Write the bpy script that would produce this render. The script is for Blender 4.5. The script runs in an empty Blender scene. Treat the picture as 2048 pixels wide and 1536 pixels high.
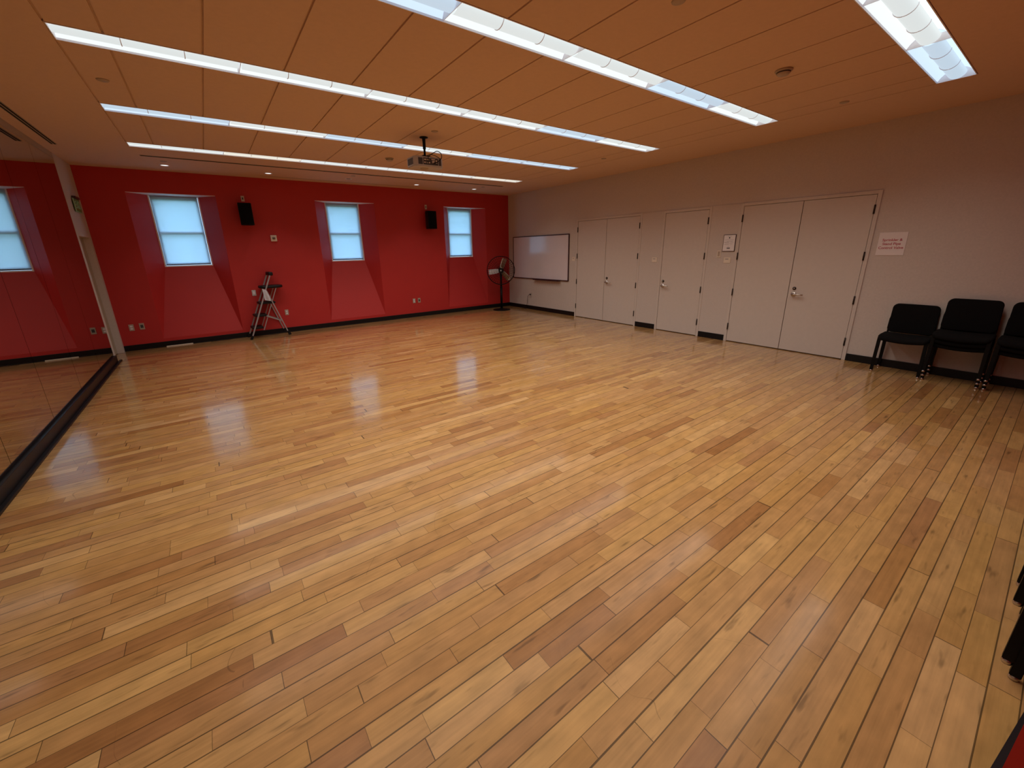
import bpy, bmesh, math, random
from mathutils import Vector, Matrix
R = math.radians
PI = math.pi
scn = bpy.context.scene
C = scn.collection
random.seed(7)

# ------------------------------------------------------------------ room measures (metres)
XL, XR, YB, YF, H = -1.466, 7.158, 9.655, -0.60, 3.05
LROWS = [0.896, 2.495, 4.113, 5.812, 7.491]      # near edge of each light row
LW = 0.263
SEAMS = [-0.551, 0.505, 1.54, 2.605, 3.69, 4.79, 5.972]
WINS = [-0.262, 2.722, 5.752]

# ------------------------------------------------------------------ camera
def camera():
    yaw, pit, rol, f, cx, cy, h = 0.61814, 0.28704, -0.02209, 799.54, 1006.41, 734.742, 1.61966
    fw = Vector((math.sin(yaw)*math.cos(pit), math.cos(yaw)*math.cos(pit), -math.sin(pit)))
    r = Vector((math.cos(yaw), -math.sin(yaw), 0)); u = r.cross(fw)
    c, s = math.cos(rol), math.sin(rol)
    r2 = c*r + s*u; u2 = -s*r + c*u
    cam = bpy.data.cameras.new('camera'); o = bpy.data.objects.new('camera', cam); C.objects.link(o)
    m = Matrix((r2, u2, -fw)).transposed().to_4x4(); m.translation = Vector((0, 0, h))
    o.matrix_world = m
    cam.sensor_fit = 'HORIZONTAL'; cam.sensor_width = 36; cam.lens = f/2048*36
    cam.shift_x = (1024-cx)/2048; cam.shift_y = (cy-768)/2048
    cam.clip_start = 0.02; cam.clip_end = 200
    scn.camera = o
camera()

# ------------------------------------------------------------------ materials
def lin(c):
    return tuple(((v/255)/12.92 if v/255 <= .04045 else ((v/255+.055)/1.055)**2.4) for v in c)
def mat(name, col, rough=.6, metal=0., noise=0., nscale=8., bump=0., bscale=200., spec=.5, coat=0., coatr=.1, alpha=1.):
    m = bpy.data.materials.new(name); m.use_nodes = True
    nt = m.node_tree; b = nt.nodes['Principled BSDF']
    b.inputs['Roughness'].default_value = rough; b.inputs['Metallic'].default_value = metal
    b.inputs['Specular IOR Level'].default_value = spec
    b.inputs['Coat Weight'].default_value = coat; b.inputs['Coat Roughness'].default_value = coatr
    co = nt.nodes.new('ShaderNodeTexCoord')
    n = nt.nodes.new('ShaderNodeTexNoise'); n.inputs['Scale'].default_value = nscale; n.inputs['Detail'].default_value = 3
    nt.links.new(co.outputs['Object'], n.inputs['Vector'])
    mx = nt.nodes.new('ShaderNodeMix'); mx.data_type = 'RGBA'
    d = max(noise, .02)
    mx.inputs[6].default_value = (*[v*(1-d) for v in col], 1); mx.inputs[7].default_value = (*[min(1, v*(1+d)) for v in col], 1)
    nt.links.new(n.outputs['Fac'], mx.inputs[0]); nt.links.new(mx.outputs[2], b.inputs['Base Color'])
    if bump:
        n2 = nt.nodes.new('ShaderNodeTexNoise'); n2.inputs['Scale'].default_value = bscale
        nt.links.new(co.outputs['Object'], n2.inputs['Vector'])
        bp = nt.nodes.new('ShaderNodeBump'); bp.inputs['Strength'].default_value = bump; bp.inputs['Distance'].default_value = .002
        nt.links.new(n2.outputs['Fac'], bp.inputs['Height']); nt.links.new(bp.outputs['Normal'], b.inputs['Normal'])
    return m
def emat(name, col, s):
    m = bpy.data.materials.new(name); m.use_nodes = True; nt = m.node_tree
    b = nt.nodes['Principled BSDF']; b.inputs['Base Color'].default_value = (.15, .15, .15, 1)
    b.inputs['Emission Color'].default_value = (*col, 1); b.inputs['Emission Strength'].default_value = s
    b.inputs['Roughness'].default_value = .6
    return m

M = {}
M['red'] = mat('red_paint', (.47, .019, .017), .55, noise=.05, nscale=3, bump=.15, bscale=300)
M['tan'] = mat('tan_wallcovering', (.56, .48, .425), .75, noise=.10, nscale=60, bump=.35, bscale=260)
M['tan_soffit'] = mat('tan_soffit', (.42, .34, .27), .75, noise=.05)
M['door'] = mat('tan_door_paint', (.58, .50, .44), .5, noise=.04, nscale=20, bump=.08, bscale=400)
M['leftdoor'] = mat('olive_tan_door_paint', (.42, .36, .26), .5, noise=.05)
M['ceil'] = mat('warm_ceiling_panel', (.68, .475, .345), .85, noise=.05, nscale=25, bump=.25, bscale=400)
M['black'] = mat('black_rubber_base', (.004, .004, .005), .4, spec=.35, noise=.1)
M['blackplastic'] = mat('black_plastic', (.005, .005, .0055), .5, spec=.3, noise=.1)
M['fabric'] = mat('black_upholstery', (.005, .0045, .0045), .9, noise=.2, nscale=60, bump=.4, bscale=500, spec=.12)
M['blackmetal'] = mat('black_metal', (.004, .004, .004), .45, metal=.0, spec=.15, noise=.1)
M['chrome'] = mat('satin_steel', (.62, .58, .54), .28, metal=1., noise=.05)
M['bronze'] = mat('dark_bronze', (.03, .018, .013), .4, metal=.6, noise=.2)
M['alu'] = mat('grey_aluminium', (.40, .40, .42), .42, metal=.55, noise=.08, nscale=30)
M['white'] = mat('white_paint', (.84, .80, .84), .4, noise=.02)
M['cream'] = mat('cream_plastic', (.72, .62, .50), .45, noise=.04)
M['creamdark'] = mat('beige_plastic', (.42, .33, .26), .45, noise=.06)
M['paper'] = mat('white_paper', (.78, .74, .74), .7, noise=.03)
M['sign'] = mat('white_sign_board', (.74, .66, .64), .5, noise=.02)
M['ink'] = mat('black_ink', (.02, .02, .025), .7)
M['redink'] = mat('red_ink', (.42, .02, .05), .6)
M['greyink'] = mat('grey_ink', (.28, .26, .28), .7)
M['board'] = mat('whiteboard_enamel', (.70, .66, .68), .25, noise=.02, coat=1., coatr=.07)
M['maroon'] = mat('dark_maroon_frame', (.045, .012, .014), .35, noise=.1)
M['dark'] = mat('dark_void', (.012, .008, .006), .9)
M['groove'] = mat('ceiling_groove', (.16, .075, .035), .9)
M['silver'] = mat('silver_grey_plastic', (.50, .48, .47), .4, noise=.05)
M['grille'] = mat('dark_grille', (.05, .045, .045), .5, noise=.3, nscale=200)
M['blade'] = mat('galvanised_blade', (.50, .40, .30), .30, metal=.85, noise=.15, nscale=12)
M['bladesticker'] = mat('white_blade', (.92, .92, .90), .35, noise=.05)  # paler blade copy: the light caught by the left blade is in its colour
M['green'] = mat('green_acrylic', (.05, .34, .11), .2, noise=.1)
M['greenlet'] = mat('green_letter', (.30, .55, .36), .4)
M['bark'] = mat('bark', (.10, .07, .05), .9, noise=.4)
M['leaf'] = mat('leaf', (.10, .22, .06), .7, noise=.5, nscale=3)
M['grass'] = mat('grass_ground', (.12, .20, .07), .95, noise=.4, nscale=2)
M['shadebar'] = mat('shade_hem_grey_blue', (.10, .16, .22), .5)
M['lampring'] = mat('downlight_trim', (.75, .70, .66), .4)
# mirror
m = bpy.data.materials.new('mirror_glass'); m.use_nodes = True; b = m.node_tree.nodes['Principled BSDF']
b.inputs['Base Color'].default_value = (.60, .58, .53, 1); b.inputs['Metallic'].default_value = 1; b.inputs['Roughness'].default_value = .012
M['mirror'] = m
# window glass
m = bpy.data.materials.new('window_glass'); m.use_nodes = True; nt = m.node_tree; nt.nodes.clear()
o = nt.nodes.new('ShaderNodeOutputMaterial'); mix = nt.nodes.new('ShaderNodeMixShader'); t = nt.nodes.new('ShaderNodeBsdfTransparent')
g = nt.nodes.new('ShaderNodeBsdfGlossy'); g.inputs['Roughness'].default_value = .02; mix.inputs[0].default_value = .06
nt.links.new(t.outputs[0], mix.inputs[1]); nt.links.new(g.outputs[0], mix.inputs[2]); nt.links.new(mix.outputs[0], o.inputs[0])
M['glass'] = m
# roller shade: open weave cloth that lets part of the view through and glows with the daylight behind it
m = bpy.data.materials.new('open_weave_shade_cloth'); m.use_nodes = True; nt = m.node_tree; nt.nodes.clear()
o = nt.nodes.new('ShaderNodeOutputMaterial'); mix = nt.nodes.new('ShaderNodeMixShader'); t = nt.nodes.new('ShaderNodeBsdfTransparent')
tr = nt.nodes.new('ShaderNodeBsdfTranslucent'); df = nt.nodes.new('ShaderNodeBsdfDiffuse'); m2 = nt.nodes.new('ShaderNodeMixShader')
t.inputs[0].default_value = (.92, .97, 1, 1); tr.inputs[0].default_value = (.78, .86, .95, 1); df.inputs[0].default_value = (.6, .66, .74, 1)
m2.inputs[0].default_value = .12; nt.links.new(tr.outputs[0], m2.inputs[1]); nt.links.new(df.outputs[0], m2.inputs[2])
mix.inputs[0].default_value = .80
nt.links.new(t.outputs[0], mix.inputs[1]); nt.links.new(m2.outputs[0], mix.inputs[2]); nt.links.new(mix.outputs[0], o.inputs[0])
M['shade'] = m
# fluorescent glow
COOL = (.66, .84, 1.0); NEUT = (.90, .98, .98); WARM = (1.0, .98, .86)
for nme, col in (('cool', COOL), ('neutral', NEUT), ('warm', WARM)):
    M['refl_'+nme] = emat('lit_reflector_'+nme, col, .98)
    M['bask_'+nme] = emat('lit_basket_'+nme, col, .76)
M['downlamp'] = emat('downlight_lamp', (.95, .97, 1.0), 1.4)

# floor: maple strips of random length
def floor_material():
    m = bpy.data.materials.new('maple_strip_floor'); m.use_nodes = True; nt = m.node_tree; b = nt.nodes['Principled BSDF']
    N = nt.nodes.new; L = nt.links.new
    def math_(op, a=None, c=None, v2=None):
        n = N('ShaderNodeMath'); n.operation = op
        if a is not None:
            if isinstance(a, (int, float)): n.inputs[0].default_value = a
            else: L(a, n.inputs[0])
        if c is not None:
            if isinstance(c, (int, float)): n.inputs[1].default_value = c
            else: L(c, n.inputs[1])
        if v2 is not None: n.inputs[2].default_value = v2
        return n.outputs[0]
    co = N('ShaderNodeTexCoord'); sp = N('ShaderNodeSeparateXYZ'); L(co.outputs['Object'], sp.inputs[0])
    X, Y = sp.outputs[0], sp.outputs[1]
    W = .0795
    yr = math_('DIVIDE', math_('ADD', Y, 5.0), W); row = math_('FLOOR', yr); fy = math_('FRACT', yr)
    wn = N('ShaderNodeTexWhiteNoise'); wn.noise_dimensions = '1D'; L(row, wn.inputs['W'])
    xs = math_('ADD', X, math_('MULTIPLY', wn.outputs['Value'], 37.0))
    # warp so lengths differ
    cv = N('ShaderNodeCombineXYZ'); L(math_('MULTIPLY', xs, 1.3), cv.inputs[0]); L(math_('MULTIPLY', row, 3.71), cv.inputs[1])
    n1 = N('ShaderNodeTexNoise'); n1.inputs['Scale'].default_value = 1.; n1.inputs['Detail'].default_value = 0; L(cv.outputs[0], n1.inputs['Vector'])
    xw = math_('ADD', xs, math_('MULTIPLY', n1.outputs['Fac'], 1.1))
    xc = math_('DIVIDE', xw, .56); cell = math_('FLOOR', xc); fx = math_('FRACT', xc)
    cc = N('ShaderNodeCombineXYZ'); L(cell, cc.inputs[0]); L(row, cc.inputs[1])
    w2 = N('ShaderNodeTexWhiteNoise'); w2.noise_dimensions = '2D'; L(cc.outputs[0], w2.inputs['Vector'])
    ramp = N('ShaderNodeValToRGB'); L(w2.outputs['Value'], ramp.inputs[0])
    cr = ramp.color_ramp
    stops = [(0, (.27, .128, .046)), (.05, (.32, .162, .058)), (.2, (.365, .200, .072)), (.55, (.400, .228, .081)), (.88, (.430, .254, .092)), (1, (.49, .305, .125))]
    cr.elements[0].position, cr.elements[0].color = 0, (*stops[0][1], 1)
    cr.elements[1].position, cr.elements[1].color = 1, (*stops[-1][1], 1)
    for p_, c_ in stops[1:-1]:
        e = cr.elements.new(p_); e.color = (*c_, 1)
    # some boards lean pink-grey
    w4 = N('ShaderNodeTexWhiteNoise'); w4.noise_dimensions = '3D'; c4 = N('ShaderNodeCombineXYZ'); L(cell, c4.inputs[0]); L(row, c4.inputs[1]); c4.inputs[2].default_value = 4.4; L(c4.outputs[0], w4.inputs['Vector'])
    tint = N('ShaderNodeMix'); tint.data_type = 'RGBA'; L(w4.outputs['Value'], tint.inputs[0]); tint.inputs[6].default_value = (.99, .93, .82, 1); tint.inputs[7].default_value = (.97, .915, .99, 1)
    tm = N('ShaderNodeMix'); tm.data_type = 'RGBA'; tm.blend_type = 'MULTIPLY'; tm.inputs[0].default_value = 1; L(ramp.outputs[0], tm.inputs[6]); L(tint.outputs[2], tm.inputs[7])
    # grain along the board
    gv = N('ShaderNodeCombineXYZ'); L(math_('ADD', math_('MULTIPLY', X, 2.2), math_('MULTIPLY', w2.outputs['Value'], 50)), gv.inputs[0])
    L(math_('MULTIPLY', Y, 70), gv.inputs[1]); L(math_('MULTIPLY', row, .37), gv.inputs[2])
    g = N('ShaderNodeTexNoise'); g.inputs['Scale'].default_value = 1.; g.inputs['Detail'].default_value = 4; g.inputs['Roughness'].default_value = .6; L(gv.outputs[0], g.inputs['Vector'])
    # cloudy figure inside a board
    fv = N('ShaderNodeCombineXYZ'); L(math_('ADD', math_('MULTIPLY', X, 7.), math_('MULTIPLY', cell, 9.1)), fv.inputs[0]); L(math_('MULTIPLY', Y, 16), fv.inputs[1]); L(row, fv.inputs[2])
    fg = N('ShaderNodeTexNoise'); fg.inputs['Scale'].default_value = 1.; fg.inputs['Detail'].default_value = 3; L(fv.outputs[0], fg.inputs['Vector'])
    k = math_('ADD', math_('MULTIPLY', g.outputs['Fac'], .50), math_('MULTIPLY', fg.outputs['Fac'], .62))
    k = math_('ADD', k, .44)
    # rare dark mineral streaks
    sv = N('ShaderNodeCombineXYZ'); L(math_('MULTIPLY', X, 5.), sv.inputs[0]); L(math_('MULTIPLY', Y, 30), sv.inputs[1]); L(math_('MULTIPLY', row, 1.7), sv.inputs[2])
    sn = N('ShaderNodeTexNoise'); sn.inputs['Scale'].default_value = 1.; sn.inputs['Detail'].default_value = 2; L(sv.outputs[0], sn.inputs['Vector'])
    mr = N('ShaderNodeMapRange'); L(sn.outputs['Fac'], mr.inputs['Value']); mr.inputs['From Min'].default_value = .64; mr.inputs['From Max'].default_value = .76; mr.inputs['To Min'].default_value = 1; mr.inputs['To Max'].default_value = .55
    k = math_('MULTIPLY', k, mr.outputs['Result'])
    # seams: strength differs per row
    dy = math_('MINIMUM', fy, math_('SUBTRACT', 1.0, fy))
    wn3 = N('ShaderNodeTexWhiteNoise'); wn3.noise_dimensions = '1D'; L(math_('ADD', math_('ROUND', yr), .5), wn3.inputs['W'])
    sw = math_('ADD', math_('MULTIPLY', wn3.outputs['Value'], .026), .012)
    mk = math_('LESS_THAN', dy, sw)
    dx = math_('MINIMUM', fx, math_('SUBTRACT', 1.0, fx)); mk2 = math_('LESS_THAN', dx, .0022)
    seam = math_('MAXIMUM', mk, mk2)
    k = math_('MULTIPLY', k, math_('SUBTRACT', 1.0, math_('MULTIPLY', seam, .72)))
    # fine scuff marks
    vo = N('ShaderNodeTexNoise'); vo.inputs['Scale'].default_value = 1.1; vo.inputs['Detail'].default_value = 1.5; vo.inputs['Distortion'].default_value = 1.2; L(co.outputs['Object'], vo.inputs['Vector'])
    sc = math_('LESS_THAN', math_('ABSOLUTE', math_('SUBTRACT', vo.outputs['Fac'], .5)), .0008)
    pn = N('ShaderNodeTexNoise'); pn.inputs['Scale'].default_value = 2.3; L(co.outputs['Object'], pn.inputs['Vector'])
    sc = math_('MULTIPLY', sc, math_('GREATER_THAN', pn.outputs['Fac'], .56))
    k = math_('MULTIPLY', k, math_('SUBTRACT', 1.0, math_('MULTIPLY', sc, .28)))
    mul = N('ShaderNodeMix'); mul.data_type = 'RGBA'; mul.blend_type = 'MULTIPLY'; mul.inputs[0].default_value = 1
    L(tm.outputs[2], mul.inputs[6])
    kc = N('ShaderNodeCombineColor'); L(k, kc.inputs[0]); L(k, kc.inputs[1]); L(k, kc.inputs[2]); L(kc.outputs[0], mul.inputs[7])
    L(mul.outputs[2], b.inputs['Base Color'])
    # varnish: slightly uneven gloss
    rn = N('ShaderNodeTexNoise'); rn.inputs['Scale'].default_value = 1.5; L(co.outputs['Object'], rn.inputs['Vector'])
    rr = math_('ADD', math_('MULTIPLY', rn.outputs['Fac'], .08), .24)
    rr = math_('ADD', rr, math_('MULTIPLY', w2.outputs['Value'], .05))
    L(rr, b.inputs['Roughness']); b.inputs['Specular IOR Level'].default_value = .12; b.inputs['Coat Weight'].default_value = 1.; b.inputs['Coat Roughness'].default_value = .11; b.inputs['Coat IOR'].default_value = 1.56
    lw = N('ShaderNodeLayerWeight'); lw.inputs['Blend'].default_value = .5     # coat weighted by view angle: keeps grazing window sheen, cuts lamp glare from above
    cw = math_('MINIMUM', math_('MULTIPLY', math_('POWER', lw.outputs['Facing'], 3.2), 2.7), 1.0); L(cw, b.inputs['Coat Weight'])
    bp = N('ShaderNodeBump'); bp.inputs['Strength'].default_value = .25; bp.inputs['Distance'].default_value = .002
    hn = math_('SUBTRACT', math_('MULTIPLY', fg.outputs['Fac'], .3), seam)
    L(hn, bp.inputs['Height']); L(bp.outputs['Normal'], b.inputs['Normal'])
    return m
M['floor'] = floor_material()

# ------------------------------------------------------------------ mesh helpers
class MB:
    def __init__(s): s.bm = bmesh.new()
    def box(s, a, b, bev=0., seg=2, mtx=None):
        vs = [s.bm.verts.new((x, y, z)) for x in (a[0], b[0]) for y in (a[1], b[1]) for z in (a[2], b[2])]
        idx = [(0, 1, 3, 2), (4, 6, 7, 5), (0, 4, 5, 1), (2, 3, 7, 6), (0, 2, 6, 4), (1, 5, 7, 3)]
        fs = [s.bm.faces.new([vs[i] for i in f]) for f in idx]
        if bev:
            es = list({e for f in fs for e in f.edges})
            r = bmesh.ops.bevel(s.bm, geom=es, offset=bev, segments=seg, affect='EDGES', profile=.5)
            vs = list({v for f in r['faces'] for v in f.verts} | {v for v in vs if v.is_valid})
        if mtx is not None:
            for v in vs:
                if v.is_valid: v.co = mtx @ v.co
        return s
    def quad(s, *pts):
        s.bm.faces.new([s.bm.verts.new(p) for p in pts]); return s
    def bar(s, a, b, w, d, up=(0, 0, 1), w2=None, d2=None, bev=0.):
        """rectangular bar from a to b, tapering to w2,d2"""
        a, b = Vector(a), Vector(b); t = (b-a).normalized(); up = Vector(up)
        if abs(t.dot(up)) > .95: up = Vector((0, 1, 0))
        sx = t.cross(up).normalized(); sy = sx.cross(t).normalized()
        w2 = w if w2 is None else w2; d2 = d if d2 is None else d2
        r0 = [s.bm.verts.new(a+sx*i*w/2+sy*j*d/2) for i, j in ((-1, -1), (1, -1), (1, 1), (-1, 1))]
        r1 = [s.bm.verts.new(b+sx*i*w2/2+sy*j*d2/2) for i, j in ((-1, -1), (1, -1), (1, 1), (-1, 1))]
        fs = [s.bm.faces.new(r0[::-1]), s.bm.faces.new(r1)]
        for i in range(4): fs.append(s.bm.faces.new((r0[i], r0[(i+1) % 4], r1[(i+1) % 4], r1[i])))
        if bev: bmesh.ops.bevel(s.bm, geom=list({e for f in fs for e in f.edges}), offset=bev, segments=2, affect='EDGES')
        return s
    def tube(s, pts, r, n=10, closed=False, cap=True, r2=None):
        pts = [Vector(p) for p in pts]; rings = []; N_ = len(pts)
        up = None
        for i, p in enumerate(pts):
            if closed: t = (pts[(i+1) % N_]-pts[i-1]).normalized()
            else: t = (pts[min(i+1, N_-1)]-pts[max(i-1, 0)]).normalized()
            if up is None:
                up = Vector((0, 0, 1)) if abs(t.z) < .9 else Vector((1, 0, 0))
            sx = t.cross(up)
            if sx.length < 1e-4: sx = t.cross(Vector((0, 1, 0)))
            sx.normalize(); sy = sx.cross(t).normalized(); up = sy
            rr = r if r2 is None else r+(r2-r)*i/(N_-1)
            rings.append([s.bm.verts.new(p+sx*math.cos(2*PI*k/n)*rr+sy*math.sin(2*PI*k/n)*rr) for k in range(n)])
        m_ = N_ if closed else N_-1
        for i in range(m_):
            A, B = rings[i], rings[(i+1) % N_]
            for k in range(n):
                f = s.bm.faces.new((A[k], A[(k+1) % n], B[(k+1) % n], B[k])); f.smooth = True
        if cap and not closed:
            s.bm.faces.new(rings[0][::-1]); s.bm.faces.new(rings[-1])
        return s
    def lathe(s, prof, n=32, mtx=None, smooth=True):
        rings = []
        for r, z in prof:
            rings.append([s.bm.verts.new((r*math.cos(2*PI*k/n), r*math.sin(2*PI*k/n), z)) for k in range(n)] if r > 1e-6 else [s.bm.verts.new((0, 0, z))])
        for A, B in zip(rings, rings[1:]):
            for k in range(n):
                a0, a1 = A[k % len(A)], A[(k+1) % len(A)]; b0, b1 = B[k % len(B)], B[(k+1) % len(B)]
                vs = []
                for v in (a0, a1, b1, b0):
                    if v not in vs: vs.append(v)
                if len(vs) > 2:
                    f = s.bm.faces.new(vs); f.smooth = smooth
        if mtx is not None:
            for ring in rings:
                for v in ring: v.co = mtx @ v.co
        return s
    def slab(s, w, d, th, rad, edge=.01, bend=None, n=6, grid=9):
        """cushion: rounded rectangle w x d (x,y), thickness th up z, soft edge; bend(Vector)->Vector"""
        def outline(ins):
            pts = []; hw, hd = w/2-ins, d/2-ins; r = max(rad-ins, .004)
            for cx, cy, a0 in ((hw-r, hd-r, 0), (-hw+r, hd-r, 90), (-hw+r, -hd+r, 180), (hw-r, -hd+r, 270)):
                for k in range(n+1):
                    a = R(a0+90*k/n); pts.append((cx+r*math.cos(a), cy+r*math.sin(a)))
            # subdivide long sides
            out = []
            for i in range(len(pts)):
                p, q = pts[i], pts[(i+1) % len(pts)]
                out.append(p)
                if (i % (n+1)) == n:
                    for j in range(1, grid): out.append((p[0]+(q[0]-p[0])*j/grid, p[1]+(q[1]-p[1])*j/grid))
            return out
        levels = [(min(w, d)*.42, 0), (min(w, d)*.25, 0), (edge*2, 0), (edge*.6, th*.06), (0, th*.3), (0, th*.7), (edge*.6, th*.94), (edge*2, th), (min(w, d)*.25, th+.004), (min(w, d)*.42, th+.006)]
        rings = [[s.bm.verts.new((x, y, z)) for x, y in outline(i)] for i, z in levels]
        K = len(rings[0])
        for A, B in zip(rings, rings[1:]):
            for k in range(K):
                f = s.bm.faces.new((A[k], A[(k+1) % K], B[(k+1) % K], B[k])); f.smooth = True
        s.bm.faces.new(rings[0][::-1]); s.bm.faces.new(rings[-1])
        if bend:
            for ring in rings:
                for v in ring: v.co = bend(v.co.copy())
        return s
    def build(s, name, m, parent=None, loc=None, rot=None, smooth=False):
        bmesh.ops.recalc_face_normals(s.bm, faces=s.bm.faces)
        me = bpy.data.meshes.new(name); s.bm.to_mesh(me); s.bm.free()
        me.materials.append(m if not isinstance(m, str) else M[m])
        o = bpy.data.objects.new(name, me); C.objects.link(o)
        if parent: o.parent = parent
        if loc: o.location = loc
        if rot: o.rotation_euler = rot
        return o
def prism(pts, z0, z1):
    mb = MB(); A = [mb.bm.verts.new((x, y, z0)) for x, y in pts]; B = [mb.bm.verts.new((x, y, z1)) for x, y in pts]
    n = len(pts); mb.bm.faces.new(A[::-1]); mb.bm.faces.new(B)
    for i in range(n): mb.bm.faces.new((A[i], A[(i+1) % n], B[(i+1) % n], B[i]))
    return mb
def tag(o, label, cat, group=None):
    o['label'] = label; o['category'] = cat
    if group: o['group'] = group
    return o
def thing(name, label, cat, loc=(0, 0, 0), rz=0, group=None):
    o = bpy.data.objects.new(name, None); C.objects.link(o); o.location = loc; o.rotation_euler = (0, 0, rz)
    o.empty_display_size = .1
    return tag(o, label, cat, group)
def struct(o): o['kind'] = 'structure'; return o
def sempty(name, loc=(0, 0, 0)):
    o = bpy.data.objects.new(name, None); C.objects.link(o); o.location = loc; o['kind'] = 'structure'; return o
def copy_tree(o, parent=None):
    c = o.copy(); C.objects.link(c)
    if parent: c.parent = parent
    for ch in list(o.children): copy_tree(ch, c)
    return c
def text_mesh(name, s, size, m, parent, mtx, extrude=.0006, align='CENTER'):
    cu = bpy.data.curves.new('t', 'FONT'); cu.body = s; cu.size = size; cu.extrude = extrude; cu.align_x = align; cu.align_y = 'CENTER'
    cu.offset = size*.012
    t = bpy.data.objects.new('t', cu); C.objects.link(t)
    dg = bpy.context.evaluated_depsgraph_get(); me = bpy.data.meshes.new_from_object(t.evaluated_get(dg))
    bpy.data.objects.remove(t); me.name = name; me.transform(mtx); me.materials.clear(); me.materials.append(M[m])
    o = bpy.data.objects.new(name, me); C.objects.link(o); o.parent = parent
    return o

# ------------------------------------------------------------------ shell
struct(MB().box((XL-.25, YF-.2, -.12), (XR+.25, YB+.5, 0)).build('floor', 'floor'))

# ceiling: boxes between grooves and light troughs
def ceiling():
    mb = MB(); g = .007
    xs = [-.551] + [-.277+.5375*k for k in range(12)] + [5.985]
    py0, py1 = LROWS[0]-.004, LROWS[-1]+LW+.004
    ys = []
    for i in range(4): ys.append((LROWS[i]+LW+.004, LROWS[i+1]-.004))
    zt = 3.28
    for (ya, yb) in ys:
        for xa, xb in zip(xs, xs[1:]):
            mb.box((xa+g, ya, H), (xb-g, yb, zt))
        for x in xs:
            mb.box((x-g, ya, H+.012), (x+g, yb, zt))
    mb.box((XL-.2, YF-.2, H), (-.551-g, YB+.3, zt)); mb.box((5.985+g, YF-.2, H), (XR+.2, YB+.3, zt))
    mb.box((-.551-g, YF-.2, H), (5.985+g, py0, zt)); mb.box((-.551-g, py1, H), (5.985+g, YB+.3, zt))
    for y in LROWS:   # gap ends beside the troughs and a lid over them
        mb.box((-.551-g, y-.004, H+.15), (5.985+g, y+LW+.004, zt))
        mb.box((5.976, y-.004, H), (5.985+g, y+LW+.004, zt)); mb.box((-.551-g, y-.004, H), (-.555, y+LW+.004, zt))
    struct(mb.build('ceiling', 'ceil'))
    # dark bed inside the grooves
ceiling()

# back wall with three splayed niches
def wall_back():
    mb = MB(); yb = YB; yw = YB+.30; zt = 2.69; zs = 1.435; z0 = .16; hw = .632; ww = .372
    xs = [XL-.1]
    for c in WINS: xs += [c-hw, c+hw]
    xs.append(XR+.1)
    def rect(x0, x1, za, zb, y): mb.quad((x0, y, za), (x1, y, za), (x1, y, zb), (x0, y, zb))
    rect(xs[0], xs[-1], 0, z0, yb); rect(xs[0], xs[-1], zt, H+.1, yb)
    for i in range(0, 8, 2): rect(xs[i], xs[i+1], z0, zt, yb)
    for c in WINS:
        a, b_ = c-hw, c+hw; p, q = c-ww, c+ww
        mb.quad((a, yb, zt), (a, yb, z0), (p, yw, zs), (p, yw, zt))
        mb.quad((b_, yb, z0), (b_, yb, zt), (q, yw, zt), (q, yw, zs))
        mb.quad((a, yb, z0), (b_, yb, z0), (q, yw, zs), (p, yw, zs))
        mb.quad((a, yb, zt), (p, yw, zt), (q, yw, zt), (b_, yb, zt))
        for (x0, z_0, x1, z_1) in ((p, zs, p, zt), (q, zt, q, zs), (p, zt, q, zt), (q, zs, p, zs)):
            mb.quad((x0, yw, z_0), (x1, yw, z_1), (x1, yw+.2, z_1), (x0, yw+.2, z_0))
    # outer face
    ye = yw+.2; xo = [XL-.1]
    for c in WINS: xo += [c-ww, c+ww]
    xo.append(XR+.1)
    rect(xo[0], xo[-1], 0, zs, ye); rect(xo[0], xo[-1], zt, H+.1, ye)
    for i in range(0, 8, 2): rect(xo[i], xo[i+1], zs, zt, ye)
    for x in (xs[0], xs[-1]): mb.quad((x, yb, 0), (x, ye, 0), (x, ye, H+.1), (x, yb, H+.1))
    mb.quad((xs[0], yb, H+.1), (xs[-1], yb, H+.1), (xs[-1], ye, H+.1), (xs[0], ye, H+.1))
    bmesh.ops.remove_doubles(mb.bm, verts=mb.bm.verts, dist=1e-5)
    struct(mb.build('wall_back', 'red'))
wall_back()
# soffit boards: pale underside at the head of each niche
for i, c in enumerate(WINS):
    pts_ = [(c-.628, YB+.003), (c+.628, YB+.003), (c+.3715, YB+.2995), (c-.3715, YB+.2995)]
    struct(prism(pts_, 2.684, 2.6895).build('trim_%d' % (i+1), 'white'))

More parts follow.
